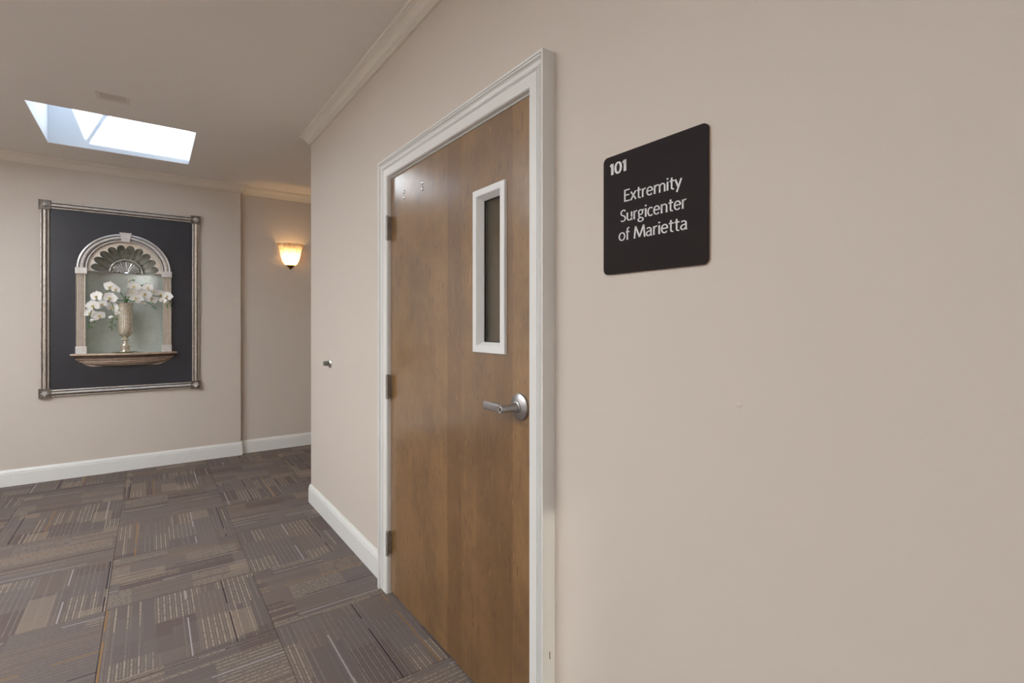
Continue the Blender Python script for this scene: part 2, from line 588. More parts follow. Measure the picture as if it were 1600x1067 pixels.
struct(MB().box(3.0, 3.1, 0.40, YC - 0.12, 0, ZC).build('wall_room_end', 'room'), 'olive rear wall seen through the door glass', 'wall')

# crown moulding, baseboards
CROWN = [(0, 2.668), (0.010, 2.668), (0.013, 2.671), (0.013, 2.676), (0.018, 2.679), (0.019, 2.684), (0.024, 2.687), (0.028, 2.696),
         (0.035, 2.707), (0.045, 2.716), (0.055, 2.721), (0.056, 2.726), (0.062, 2.728), (0.066, 2.733), (0.066, ZC - 0.0005), (0, ZC - 0.0005)]
BASE = [(0, 0.0005), (0.015, 0.0005), (0.015, 0.102), (0.0125, 0.106), (0.0125, 0.110), (0.0135, 0.114), (0.011, 0.120), (0.0075, 0.126), (0.0065, 0.131), (0.004, 0.135), (0, 0.135)]
def run(profile, path, grow=0.0, dz=0.0):
    """path entries (x, y, nx, ny): the profile's projection is laid off along (nx, ny)"""
    b = MB()
    b.rings([[(x + nx * (p + (grow if p else 0)), y + ny * (p + (grow if p else 0)), z + dz * (z < ZC - 0.01)) for p, z in profile] for x, y, nx, ny in path], True, True, False)
    return b
t2 = struct(empty('trim_2'), 'cream crown moulding along the door wall', 'crown moulding')
YJ = 2.62
run(CROWN, [(D, YB, -1, 0), (D, YJ, -1, 0)], 0.002, -0.003).build('crown_length', 'crown', t2)
run(CROWN, [(D, YJ, -1, 0), (D, YC, -1, 1), (XE, YC, 0, 1)]).build('crown_length', 'crown', t2)
struct(run(CROWN, [(XL, F, 0, -1), (XS, F, 1, -1), (XS, FR, 1, -1), (XE, FR, 0, -1)]).build('trim_3', 'crown'),
       'cream crown moulding along the far wall above the niche', 'crown moulding')
struct(run(BASE, [(D, 2.4425, -1, 0), (D, YC, -1, 1), (XE, YC, 0, 1)]).build('baseboard_right', 'trim'),
       'white baseboard between door casing and wall corner', 'baseboard')
struct(run(BASE, [(D, YB, -1, 0), (D, 1.1325, -1, 0)]).build('baseboard_near', 'trim'), 'white baseboard below the suite sign', 'baseboard')
struct(run(BASE, [(XL, F, 0, -1), (XS, F, 1, -1), (XS, FR, 1, -1), (XE, FR, 0, -1)]).build('baseboard_far', 'trim'),
       'white baseboard along the far wall under the niche', 'baseboard')

# skylight: plastered shaft, metal curb, four-sided pyramid of clear acrylic
sx0, sx1, sy0, sy1 = SKY
ST = 3.43
sk = struct(empty('window_1', (0, 0, 0)), 'square skylight shaft above the framed niche with sun on its wall', 'skylight')
w_ = 0.03
MB().box(sx0 - w_, sx0 + 0.001, sy0 - w_, sy1 + w_, ZC + 0.002, ST).build('shaft_wall', 'shaft', sk)
MB().box(sx1 - 0.001, sx1 + w_, sy0 - w_, sy1 + w_, ZC + 0.002, ST).build('shaft_wall', 'shaft', sk)
MB().box(sx0 + 0.001, sx1 - 0.001, sy1 - 0.001, sy1 + w_, ZC + 0.002, ST).build('shaft_wall', 'shaft', sk)
MB().box(sx0 + 0.001, sx1 - 0.001, sy0 - w_, sy0 + 0.001, ZC + 0.002, ST).build('shaft_wall', 'shaft', sk)
MB().plate_hole((sx0 - 0.07, sx1 + 0.07, sy0 - 0.07, sy1 + 0.07), (sx0 - w_, sx1 + w_, sy0 - w_, sy1 + w_), ST - 0.05, ST, 'z').build('curb', 'bar', sk)
ap = Vector(((sx0 + sx1) / 2, (sy0 + sy1) / 2, ST + 0.42))
cor = [Vector((x, y, ST + 0.001)) for x, y in ((sx0, sy0), (sx1, sy0), (sx1, sy1), (sx0, sy1))]
for k in range(4):
    a, b = cor[k], cor[(k + 1) % 4]
    nrm = (b - a).cross(ap - a).normalized() * 0.004
    m = MB(); m.rings([[a, b, ap], [a + nrm, b + nrm, ap + nrm]], True, True, False)
    m.build('pane', 'acrylic', sk)
    MB().tube([a + (ap - a) * 0.01, ap], 0.017, 6).build('hip_bar', 'bar', sk)

# narrow sidelight behind, source of the low sun streak on the door casing
sl = struct(empty('window_2'), 'narrow tinted sidelight in the back wall', 'window')
MB().plate_hole((0.4, 0.565, 0.23, 2.205), (0.42, 0.545, 0.25, 2.185), YB, YB + 0.015, 'y').build('window_frame', 'trim', sl)
MB().box(0.42, 0.545, YB - 0.06, YB - 0.054, 0.25, 2.185).build('pane', 'tinted', sl)

# door casing and jamb
CAS = [(0.0, 0.0), (0.0, 0.029), (0.003, 0.0335), (0.0075, 0.035), (0.040, 0.035), (0.0405, 0.0315), (0.0425, 0.0315), (0.043, 0.035), (0.0455, 0.0352), (0.046, 0.0315),
       (0.048, 0.0315), (0.0485, 0.036), (0.0515, 0.0372), (0.0535, 0.036), (0.054, 0.0325), (0.060, 0.0325), (0.065, 0.0345), (0.0685, 0.039), (0.070, 0.0445), (0.0735, 0.0465), (0.0742, 0.0425), (0.0762, 0.0425), (0.077, 0.047), (0.084, 0.0475), (0.084, 0.0)]
ya, yb_, zt = 1.217, 2.358, 2.053
tr = struct(empty('trim_1', (D, ya, 0)), 'white moulded casing framing the wooden door', 'door casing')
m = MB(); m.rings([[(D - e, yb_ + q, 0.0) for q, e in CAS], [(D - e, yb_ + q, zt + q) for q, e in CAS]], True, True, False)
shift(m.build('side_casing', 'trim'), tr)
m = MB(); m.rings([[(D - e, ya - q, 0.0) for q, e in CAS], [(D - e, ya - q, zt + q) for q, e in CAS]], True, True, False)
near_leg = shift(m.build('side_casing', 'trim'), tr)
m = MB(); m.rings([[(D - e, ya - q, zt + q) for q, e in CAS], [(D - e, yb_ + q, zt + q) for q, e in CAS]], True, True, False)
shift(m.build('head_casing', 'trim'), tr)
jx0, jx1 = D + 0.0005, D + 0.12
shift(MB().box(D - 0.024, jx1, yb_ - 0.0007, yb_ + 0.0195, 0.0, DZ - 0.0005).build('jamb', 'trim'), tr)
shift(MB().box(D - 0.024, jx1, ya - 0.0205, ya + 0.0007, 0.0, DZ - 0.0005).build('jamb', 'trim'), tr)
shift(MB().box(D - 0.014, jx1, ya + 0.0008, yb_ - 0.0008, 2.0475, DZ - 0.0005).build('head_jamb', 'trim'), tr)
shift(MB().box(1.0115, 1.05, yb_ - 0.012, yb_ - 0.0008, 0.0, 2.040).build('door_stop', 'trim'), tr)
shift(MB().box(1.0115, 1.05, ya + 0.0008, ya + 0.012, 0.0, 2.040).build('door_stop', 'trim'), tr)
shift(MB().box(1.0115, 1.05, ya + 0.012, yb_ - 0.012, 2.028, 2.040).build('door_stop', 'trim'), tr)
# chipped paint and a filled nail hole on the near casing
pc = MB().box(0.9560, 0.9590, 1.1322, 1.1332, 0.338, 0.360).build('paint_chip', 'wood')
shift(pc, tr)
pc.parent = near_leg

# ------------------------------------------------------------------ the door
DX = 0.966
dr = struct(empty('door_1', (DX, 1.22, 0)), 'brown stained birch door with narrow glass lite and lever handle', 'door')
LY0, LY1, LZ0, LZ1 = 1.392, 1.542, 1.252, 1.787
door_slab = shift(MB().plate_hole((1.2190, 2.3563, 0.012, 2.0455), (LY0 - 0.012, LY1 + 0.012, LZ0 - 0.012, LZ1 + 0.012), DX, DX + 0.044, 'x').build('door_panel', 'wood'), dr)
# lite frame: flat face, splayed reveal back to the glass
lf = MB()
def rect(y0, y1, z0, z1, x): return [(x, y0, z0), (x, y1, z0), (x, y1, z1), (x, y0, z1)]
oy0, oy1, oz0, oz1 = 1.364, 1.568, 1.226, 1.812
lf.rings([rect(oy0, oy1, oz0, oz1, DX), rect(oy0 + 0.001, oy1 - 0.001, oz0 + 0.001, oz1 - 0.001, DX - 0.009), rect(oy0 + 0.003, oy1 - 0.003, oz0 + 0.003, oz1 - 0.003, DX - 0.0105),
          rect(LY0 - 0.002, LY1 + 0.002, LZ0 - 0.002, LZ1 + 0.002, DX - 0.0105), rect(LY0, LY1, LZ0, LZ1, DX - 0.009), rect(LY0 + 0.010, LY1 - 0.010, LZ0 + 0.012, LZ1 - 0.012, DX + 0.016),
          rect(LY0 + 0.010, LY1 - 0.010, LZ0 + 0.012, LZ1 - 0.012, DX + 0.019), rect(LY0 - 0.011, LY1 + 0.011, LZ0 - 0.011, LZ1 + 0.011, DX + 0.019)], True, False, False)
lite = shift(lf.build('lite_frame', 'lite'), dr)
shift(MB().plate_hole((LY0 + 0.006, LY1 - 0.006, LZ0 + 0.008, LZ1 - 0.008), (LY0 + 0.013, LY1 - 0.013, LZ0 + 0.015, LZ1 - 0.015), DX + 0.0192, DX + 0.0205, 'x').build('gasket', 'dark'), dr)
shift(MB().box(DX + 0.021, DX + 0.027, LY0 - 0.008, LY1 + 0.008, LZ0 - 0.008, LZ1 + 0.008).build('glass_pane', 'glass'), dr)
m = MB()
m.rings([rect(LY0 - 0.011, LY1 + 0.011, LZ0 - 0.011, LZ1 + 0.011, DX + 0.028), rect(LY0 + 0.010, LY1 - 0.010, LZ0 + 0.012, LZ1 - 0.012, DX + 0.028),
         rect(LY0, LY1, LZ0, LZ1, DX + 0.050), rect(LY0 - 0.02, LY1 + 0.02, LZ0 - 0.02, LZ1 + 0.02, DX + 0.050), rect(LY0 - 0.02, LY1 + 0.02, LZ0 - 0.02, LZ1 + 0.02, DX + 0.0445)], True, False, False)
shift(m.build('rear_lite_frame', 'lite'), dr)

# lever set
def part_root(name, loc, parent):
    o = empty(name, Vector(loc) - Vector(parent.location))
    o.parent = parent
    return o
LVY, LVZ = 1.287, 1.063
lv = MB()
lv.lathe([(0.0, DX - 0.021), (0.0165, DX - 0.021), (0.019, DX - 0.0195), (0.0195, DX - 0.015), (0.040, DX - 0.0105), (0.0430, DX - 0.008), (0.0435, DX - 0.004), (0.0435, DX)], (0, LVY, LVZ), 40, 'x')
rose = shift(lv.build('lever_rose', 'steel'), dr)
m = MB()
m.lathe([(0.0150, DX - 0.0215), (0.0155, DX - 0.027), (0.0140, DX - 0.030), (0.0130, DX - 0.033), (0.0127, DX - 0.060), (0.0135, DX - 0.074), (0.0138, DX - 0.079), (0.0125, DX - 0.081), (0.0, DX - 0.081)], (0, LVY, LVZ - 0.001), 28, 'x')
# flattened grip, sweeping back slightly towards the door
rings = []
for k in range(15):
    s = k / 14
    y = LVY + 0.004 + 0.102 * s
    xo = DX - 0.081 + 0.006 * math.sin(s * PI * 0.5)
    th = 0.017 * (1 - s) + 0.0085 * s
    hh = 0.0130 + 0.0010 * math.sin(s * PI) - 0.0006 * s
    ring = []
    for j in range(16):
        a = 2 * PI * j / 16
        cx_, cz_ = math.cos(a), math.sin(a)
        px = math.copysign(abs(cx_) ** 0.55, cx_); pz = math.copysign(abs(cz_) ** 0.55, cz_)
        ring.append((xo + th / 2 + px * th / 2, y, LVZ - 0.001 + pz * hh))
    rings.append(ring)
m.rings(rings, True, True, True)
lever = shift(m.build('lever_handle', 'steel'), dr)
m = MB(); m.lathe([(0.0102, DX - 0.0805), (0.0102, DX - 0.0822), (0.0090, DX - 0.0826), (0.0085, DX - 0.0815), (0.0, DX - 0.0815)], (0, LVY, LVZ - 0.001), 24, 'x')
k_ = m.build('key_cylinder', 'chrome'); shift(k_, dr)
k_.parent = lever
m = MB().box(DX - 0.0832, DX - 0.0812, LVY - 0.0012, LVY + 0.0012, LVZ - 0.007, LVZ + 0.003)
k_ = m.build('keyway', 'dark'); shift(k_, dr)
k_.parent = lever

# hinges: five-knuckle barrel and leaf
for z0, z1 in ((1.740, 1.862), (0.962, 1.083), (0.192, 0.312)):
    hy_, hx_ = 2.3485, 0.9435
    m = MB()
    L = z1 - z0
    for k in range(5):
        a, b = z0 + 0.003 + (L - 0.006) * k / 5, z0 + 0.003 + (L - 0.006) * (k + 1) / 5
        m.lathe([(0.0066, a + 0.0004), (0.0074, a + 0.0012), (0.0074, b - 0.0012), (0.0066, b - 0.0004)], (hx_, hy_, 0), 14, 'z')
    m.lathe([(0.0058, z0), (0.0058, z0 + 0.004)], (hx_, hy_, 0), 12, 'z')
    m.lathe([(0.0058, z1 - 0.004), (0.0058, z1), ], (hx_, hy_, 0), 12, 'z')
    hg = shift(m.build('hinge', 'hinge'), dr)
    l = MB().box(hx_ + 0.002, 0.972, 2.3548, 2.3575, z0 + 0.003, z1 - 0.003)
    for k in (1, 3):
        a = z0 + 0.003 + (L - 0.006) * k / 5
        l.box(hx_, 0.968, 2.350, 2.3545, a + 0.001, a + (L - 0.006) / 5 - 0.001)
    lo = shift(l.build('hinge_leaf', 'hinge'), dr)
    lo.parent = hg
# through-bolt caps left from a door closer
for y, z in ((2.197, 1.9475), (2.197, 1.9215), (2.003, 1.9475), (2.003, 1.9205)):
    m = MB(); m.lathe([(0.0, DX - 0.0022), (0.006, DX - 0.0022), (0.0088, DX - 0.0015), (0.0098, DX - 0.0002), (0.0098, DX)], (0, y, z), 20, 'x')
    shift(m.build('bolt_cap', 'chrome'), dr)

# wall bumper
wb = tag(empty('wall_bumper', (D, 3.425, 1.068)), 'small chrome and rubber door stop knob on the wall beside the corner', 'door stop')
MB().lathe([(0.0, -0.012), (0.021, -0.012), (0.026, -0.009), (0.031, -0.003), (0.032, 0.0)], (0, 0, 0), 28, 'x').build('base_cup', 'chrome', wb)
MB().lathe([(0.0, -0.038), (0.0085, -0.038), (0.0105, -0.043), (0.0145, -0.043), (0.0155, -0.040), (0.0165, -0.0125), (0.0, -0.0125)], (0, 0, 0), 24, 'x').build('rubber_bumper', 'rubber', wb)

# ------------------------------------------------------------------ suite sign
SY, SZ0, SW, SH = 0.930, 1.457, 0.307, 0.306
sg = tag(empty('room_sign', (D, SY - SW / 2, SZ0)), 'dark brown square suite sign with white lettering on the beige wall', 'sign')
def rrect(w, h, r, x, n=6):
    pts = []
    for cy, cz, a0 in ((w / 2 - r, r, -PI / 2), (w / 2 - r, h - r, 0), (-w / 2 + r, h - r, PI / 2), (-w / 2 + r, r, PI)):
        for k in range(n + 1):
            a = a0 + PI / 2 * k / n
            pts.append((x, cy + r * math.cos(a), cz + r * math.sin(a)))
    return pts
m = MB(); m.rings([rrect(SW, SH, 0.014, 0.0), rrect(SW, SH, 0.014, -0.0042)], True, True, False)
m.build('sign_backer', 'sign_edge', sg)
m = MB(); m.rings([rrect(SW, SH, 0.014, -0.0042), rrect(SW, SH, 0.014, -0.0060), rrect(SW - 0.0012, SH, 0.0137, -0.0066)], True, True, False)
m.build('sign_face', 'sign', sg)

# lettering drawn as broad-pen strokes (units of cap height)
def arc(cx, cy, rx, ry, a0, a1, n=14):
    return [(cx + rx * math.cos(math.radians(a0 + (a1 - a0) * k / n)), cy + ry * math.sin(math.radians(a0 + (a1 - a0) * k / n))) for k in range(n + 1)]
X_ = 0.70
GL = {
 'E': (0.54, [[(0.10, 0), (0.10, 1)], [(0.10, 0.965), (0.49, 0.965)], [(0.10, 0.53), (0.45, 0.53)], [(0.10, 0.035), (0.51, 0.035)]]),
 'x': (0.48, [[(0.05, X_), (0.44, 0)], [(0.42, X_), (0.04, 0)]]),
 't': (0.38, [[(0.17, 0.92), (0.17, 0.16)] + arc(0.29, 0.14, 0.12, 0.12, 180, 290), [(0.03, X_ - 0.03), (0.35, X_ - 0.03)]]),
 'r': (0.37, [[(0.10, X_), (0.10, 0)], [(0.11, 0.46)] + arc(0.29, 0.47, 0.17, 0.21, 165, 75)]),
 'e': (0.52, [[(0.07, 0.38), (0.46, 0.38)] + arc(0.26, 0.355, 0.20, 0.325, 5, 318, 26)]),
 'm': (0.90, [[(0.10, X_), (0.10, 0)], [(0.11, 0.46)] + arc(0.295, 0.46, 0.165, 0.21, 160, 0) + [(0.46, 0)], [(0.47, 0.46)] + arc(0.645, 0.46, 0.165, 0.21, 160, 0) + [(0.81, 0)]]),
 'i': (0.22, [[(0.11, X_), (0.11, 0)], [(0.11, 0.86), (0.11, 0.975)]]),
 'y': (0.47, [[(0.04, X_), (0.245, 0.04)], [(0.44, X_), (0.13, -0.29)]]),
 'S': (0.52, [arc(0.28, 0.73, 0.19, 0.24, 35, 215, 14) + arc(0.24, 0.26, 0.20, 0.235, 45, -140, 16)]),
 'u': (0.55, [[(0.09, X_), (0.09, 0.25)] + arc(0.26, 0.24, 0.17, 0.215, 180, 340) + [(0.44, 0.30)], [(0.44, X_), (0.44, 0)]]),
 'g': (0.52, [arc(0.235, 0.475, 0.155, 0.195, 0, 360, 24), arc(0.235, -0.13, 0.19, 0.155, 0, 360, 24), [(0.14, 0.31), (0.09, 0.18), (0.14, 0.08), (0.28, 0.03)], [(0.34, 0.61), (0.49, 0.655)]]),
 'c': (0.45, [arc(0.26, 0.345, 0.195, 0.33, 50, 312, 22)]),
 'n': (0.56, [[(0.10, X_), (0.10, 0)], [(0.11, 0.44)] + arc(0.285, 0.45, 0.17, 0.22, 160, 0) + [(0.455, 0)]]),
 'o': (0.56, [arc(0.28, 0.345, 0.22, 0.325, 0, 360, 30)]),
 'f': (0.34, [arc(0.29, 0.86, 0.135, 0.16, 80, 180, 10) + [(0.155, 0)], [(0.03, X_ - 0.03), (0.32, X_ - 0.03)]]),
 'M': (0.92, [[(0.07, 0), (0.16, 1)], [(0.16, 1), (0.46, 0.06)], [(0.46, 0.06), (0.77, 1)], [(0.77, 1), (0.85, 0)]]),
 'a': (0.50, [arc(0.225, 0.48, 0.17, 0.195, 140, 0) + [(0.395, 0.10), (0.44, 0.0)], [(0.39, 0.42), (0.23, 0.385)] + arc(0.205, 0.20, 0.14, 0.175, 95, 320, 16) + [(0.395, 0.18)]]),
 '1': (0.42, [[(0.25, 1), (0.25, 0)], [(0.07, 0.80), (0.22, 0.95)]]),
 '0': (0.66, [arc(0.33, 0.5, 0.235, 0.47, 0, 360, 32)]),
 ' ': (0.30, []),
}
def stroke(b, pts, thin, thick, sx):
    P = [Vector((p[0] * sx, p[1])) for p in pts]
    closed = (P[0] - P[-1]).length < 1e-4
    L, R = [], []
    for i, p in enumerate(P):
        a = P[i - 1] if i else (P[-2] if closed else P[0])
        c = P[i + 1] if i < len(P) - 1 else (P[1] if closed else P[-1])
        d = c - a
        if d.length < 1e-6: d = Vector((0, 1))
        d.normalize()
        w = thin + (thick - thin) * abs(d.y) ** 1.5
        flare = 1.0
        if not closed and (i == 0 or i == len(P) - 1): flare = 1.16
        nn = Vector((-d.y, d.x)) * w / 2 * flare
        L.append(p + nn); R.append(p - nn)
    return L, R
def letters(text, a0, a1, base, cap, thin, thick):
    adv = sum(GL[c][0] for c in text)
    sx = (a1 - a0) / cap / adv
    x = 0.0
    for c in text:
        wd, strokes = GL[c]
        if strokes:
            b = MB()
            for st in strokes:
                L, R = stroke(b, st, thin, thick, sx)
                def pt(q, dx): return (dx, -(a0 + (x * sx + q.x) * cap) + SW / 2, base - SZ0 + q.y * cap)
                rings = [[pt(l, -0.0066), pt(r, -0.0066), pt(r, -0.0071), pt(l, -0.0071)] for l, r in zip(L, R)]
                b.rings(rings, True, True, False)
            b.build('letter', 'letter', sg)
        x += wd
letters('101', 0.022, 0.081, 1.7145, 0.0285, 0.13, 0.25)
letters('Extremity', 0.070, 0.241, 1.637, 0.0295, 0.085, 0.135)
letters('Surgicenter', 0.058, 0.254, 1.5875, 0.0295, 0.085, 0.135)
letters('of Marietta', 0.053, 0.256, 1.540, 0.0295, 0.085, 0.135)

# ------------------------------------------------------------------ framed niche on the far wall
NX, YF = -0.176, 5.735                      # niche axis, face of the charcoal board
fr = tag(empty('framed_niche', (NX, F, 0.70)), 'tall silver framed charcoal panel with arched shell niche on the far wall', 'wall niche')
AX, AZ = 1.0, 0.945                         # arch squash
ZS = 1.822                                  # springing line
def P3(q): return shift(q, fr)
# charcoal board with an arched opening
b = MB()
bx0, bx1, bz0, bz1 = -0.716, 0.360, 0.746, 2.338
hw = 0.282
for y_ in (YF, F):
    o = len(b.v)
    N = 40
    arcp = [(NX + hw * math.cos(PI - PI * k / N), ZS + hw * AZ * math.sin(PI - PI * k / N)) for k in range(N + 1)]
    b.v += [(x, y_, z) for x, z in arcp]                     # 0..N
    t0 = len(b.v)
    b.v += [(x, y_, bz1) for x, z in arcp]                   # straight above
    for k in range(N):
        b.quad(o + k, o + k + 1, t0 + k + 1, t0 + k)
    e0 = len(b.v)
    b.v += [(bx0, y_, bz0), (bx1, y_, bz0), (bx1, y_, bz1), (bx0, y_, bz1), (NX - hw, y_, 1.06), (NX + hw, y_, 1.06), (NX - hw, y_, bz0), (NX + hw, y_, bz0)]
    b.quad(e0, e0 + 6, e0 + 4, o, t0, e0 + 3)
    b.quad(e0 + 7, e0 + 1, e0 + 2, t0 + N, o + N, e0 + 5)
    b.quad(e0 + 6, e0 + 7, e0 + 5, e0 + 4)
P3(b.build('panel_board', 'board'))
# frame bars
BP = [(-0.029, 0.0), (-0.029, 0.022), (-0.026, 0.026), (-0.021, 0.026), (-0.018, 0.021), (-0.013, 0.029), (-0.006, 0.034), (0.002, 0.034), (0.008, 0.030), (0.012, 0.023),
      (0.016, 0.023), (0.019, 0.027), (0.025, 0.026), (0.029, 0.019), (0.029, 0.0)]
BPD = (0, 3, 4, 8, 9, 13)
lx, rx, tz, bz = -0.716, 0.360, 2.338, 0.746
for cx_ in (lx, rx):
    sgn = 1 if cx_ == lx else -1
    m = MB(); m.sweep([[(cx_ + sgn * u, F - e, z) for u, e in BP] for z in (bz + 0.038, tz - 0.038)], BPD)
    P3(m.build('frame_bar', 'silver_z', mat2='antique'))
for cz_ in (tz, bz):
    sgn = -1 if cz_ == tz else 1
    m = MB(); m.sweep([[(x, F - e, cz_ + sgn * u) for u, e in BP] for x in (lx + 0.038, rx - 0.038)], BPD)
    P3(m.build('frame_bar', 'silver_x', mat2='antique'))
for cx_ in (lx, rx):
    for cz_ in (tz, bz):
        m = MB()
        m.rings([[(cx_ + sx_ * h_, F - e, cz_ + sz_ * h_) for sx_, sz_ in ((-1, -1), (1, -1), (1, 1), (-1, 1))] for h_, e in ((0.039, 0.0), (0.039, 0.036), (0.037, 0.039), (0.032, 0.039), (0.030, 0.033))], True, True, False)
        blk = P3(m.build('corner_block', 'block'))
        r_ = MB()
        for k in range(8):
            a = PI / 4 * k
            d = 0.014 if k % 2 else 0.018
            r_.tube([(cx_ + 0.006 * math.cos(a), F - 0.038, cz_ + 0.006 * math.sin(a)), (cx_ + d * math.cos(a), F - 0.041, cz_ + d * math.sin(a)), (cx_ + (d + 0.011) * math.cos(a), F - 0.034, cz_ + (d + 0.011) * math.sin(a))], [0.003, 0.0065, 0.002], 6)
        r_.lathe([(0.0, F - 0.050), (0.0045, F - 0.049), (0.008, F - 0.045), (0.0085, F - 0.034)], (cx_, 0, cz_), 12, 'y')
        ro = P3(r_.build('rosette', 'silver_block'))
        ro.parent = blk
# concave back of the niche with its floor
CW, CD, ZR, Z0 = 0.279, 0.15, 1.800, 1.073
N = 40
plan = [(NX + CW * math.cos(PI * k / N), YF + CD * math.sin(PI * k / N)) for k in range(N + 1)]
b = MB()
b.rings([[(x, y, z) for x, y in plan] for z in (Z0, ZR)], False, False, True)
o = len(b.v); b.v += [(x, y, Z0 + 0.0005) for x, y in plan]; b.quad(*range(o, o + N + 1))
P3(b.build('niche_back', 'niche'))
# scallop shell half-dome
def R_(a): return 0.205 + 0.042 * abs(math.sin(10 * a)) ** 0.55
NA, NR = 160, 16
def shell_pt(a, s):
    r = R_(a)
    dep = 0.132 * math.sqrt(max(0.0, 1 - s ** 2)) + 0.020 * abs(math.sin(10 * a)) * s * (1.25 - s) * 2
    rr = r * s if s > 0.5 else r * s
    return (NX + rr * math.cos(a), YF + dep, ZR + 0.001 + rr * math.sin(a) * 1.0)
b = MB()
b.rings([[shell_pt(PI * k / NA, math.sin(PI / 2 * (0.04 + 0.96 * j / NR))) for k in range(NA + 1)] for j in range(NR + 1)], False, False, True)
P3(b.build('scallop_shell', 'shell'))
# soffit between shell and niche wall
b = MB()
b.rings([[(NX + 0.207 * math.cos(PI * k / N), YF + 0.134 * math.sin(PI * k / N), ZR + 0.001) for k in range(N + 1)], [(x, y, ZR + 0.001) for x, y in plan], [(x, y, ZR - 0.004) for x, y in plan],], False, False, False)
P3(b.build('shell_soffit', 'spandrel'))
# rounded lip along the shell's lower edge
m = MB(); m.tube([(NX + 0.272 * math.cos(PI * k / N), YF + (CD - 0.007) * math.sin(PI * k / N), ZR - 0.001) for k in range(N + 1)], 0.0055, 8)
P3(m.build('shell_lip', 'silver_arch'))
# flat lunette with the scalloped edge
b = MB()
lun = []
for k in range(NA + 1):
    a = PI * k / NA
    lun.append(a)
inner = [(NX + R_(a) * math.cos(a), ZR + R_(a) * math.sin(a)) for a in lun]
outer = [(NX + 0.292 * math.cos(a), max(ZR, ZS + 0.292 * AZ * math.sin(a)) if 0 < math.sin(a) else ZR) for a in lun]
outer[0] = (NX + 0.292, ZR); outer[-1] = (NX - 0.292, ZR)
b.rings([[(x, YF + 0.008, z) for x, z in inner], [(x, YF + 0.001, z) for x, z in inner], [(x, YF + 0.001, z) for x, z in outer]], False, False, False)
P3(b.build('lunette', 'spandrel'))
# medallion: half ring, rays, scrolls
def dome(r, a, proud):
    rr = R_(PI / 2)
    s = min(1.0, r / 0.235)
    return (NX + r * math.cos(a), YF + 0.132 * math.sqrt(max(0, 1 - s * s)) - proud, ZR + 0.004 + r * math.sin(a) * 1.02)
m = MB()
m.tube([dome(0.118, PI * k / 32, 0.012) for k in range(33)], 0.0085, 8)
m.tube([dome(0.099, PI * k / 32, 0.014) for k in range(33)], 0.0035, 6)
md = P3(m.build('medallion', 'shell'))
m = MB()
for k in range(13):
    a = PI * (0.06 + 0.88 * k / 12)
    m.tube([dome(0.022, a, 0.02), dome(0.06, a, 0.022), dome(0.094, a, 0.015)], [0.003, 0.0058, 0.0075], 6)
for sg_ in (-1, 1):
    m.tube([(NX + sg_ * (0.012 + 0.06 * t_), YF + 0.10 - 0.012 * math.sin(t_ * PI), ZR + 0.006 + 0.022 * math.sin(t_ * PI * 1.1)) for t_ in [k / 10 for k in range(11)]], [0.007 - 0.004 * k / 10 for k in range(11)], 6)
    m.tube([(NX + sg_ * 0.026 + 0.014 * math.cos(k * 0.6), YF + 0.096, ZR + 0.016 + 0.011 * math.sin(k * 0.6)) for k in range(11)], 0.0035, 6)
ry = P3(m.build('medallion_rays', 'silver_arch'))
ry.parent = md
# arch moulding
AP = [(0.267, 0.0), (0.267, 0.020), (0.271, 0.024), (0.279, 0.024), (0.281, 0.018), (0.285, 0.018), (0.290, 0.026), (0.298, 0.031), (0.308, 0.031), (0.314, 0.027), (0.316, 0.021), (0.320, 0.021),
      (0.322, 0.029), (0.328, 0.032), (0.335, 0.030), (0.338, 0.026), (0.338, 0.0)]
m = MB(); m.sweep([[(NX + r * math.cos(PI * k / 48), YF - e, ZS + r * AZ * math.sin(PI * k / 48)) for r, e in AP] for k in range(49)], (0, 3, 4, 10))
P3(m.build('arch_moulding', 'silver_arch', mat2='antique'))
m = MB(); m.rings([[(NX + x, YF - e, z) for x, z in q] for q, e in (([(-0.028, 2.070), (0.028, 2.070), (0.040, 2.142), (-0.040, 2.142)], 0.0), ([(-0.028, 2.070), (0.028, 2.070), (0.040, 2.142), (-0.040, 2.142)], 0.042),
    ([(-0.026, 2.072), (0.026, 2.072), (0.038, 2.140), (-0.038, 2.140)], 0.044))], True, True, False)
m.box(NX - 0.044, NX + 0.044, YF - 0.047, YF, 2.142, 2.152)
P3(m.build('keystone', 'silver_block'))
for sgn in (-1, 1):
    def B3(u0, u1, e, z0, z1, bev):
        a, c = NX + sgn * u0, NX + sgn * u1
        return MB().bevbox(min(a, c), max(a, c), YF - e, YF + 0.001, z0, z1, bev)
    P3(B3(0.266, 0.345, 0.046, 1.768, 1.822, 0.002).build('impost', 'silver_block'))
    P3(B3(0.268, 0.343, 0.046, Z0, 1.138, 0.002).build('plinth', 'silver_block'))
    # fluted pilaster
    prof = [(0.278, 0.0), (0.278, 0.026)]
    for k in range(4):
        u = 0.284 + 0.0140 * k
        prof += [(u, 0.026), (u + 0.002, 0.021), (u + 0.0055, 0.0195), (u + 0.009, 0.021), (u + 0.011, 0.026)]
    prof += [(0.340, 0.026), (0.340, 0.0)]
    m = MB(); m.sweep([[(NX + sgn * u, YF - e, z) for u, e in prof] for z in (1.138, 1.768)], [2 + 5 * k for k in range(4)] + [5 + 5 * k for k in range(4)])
    P3(m.build('pilaster', 'pilaster', mat2='flute'))
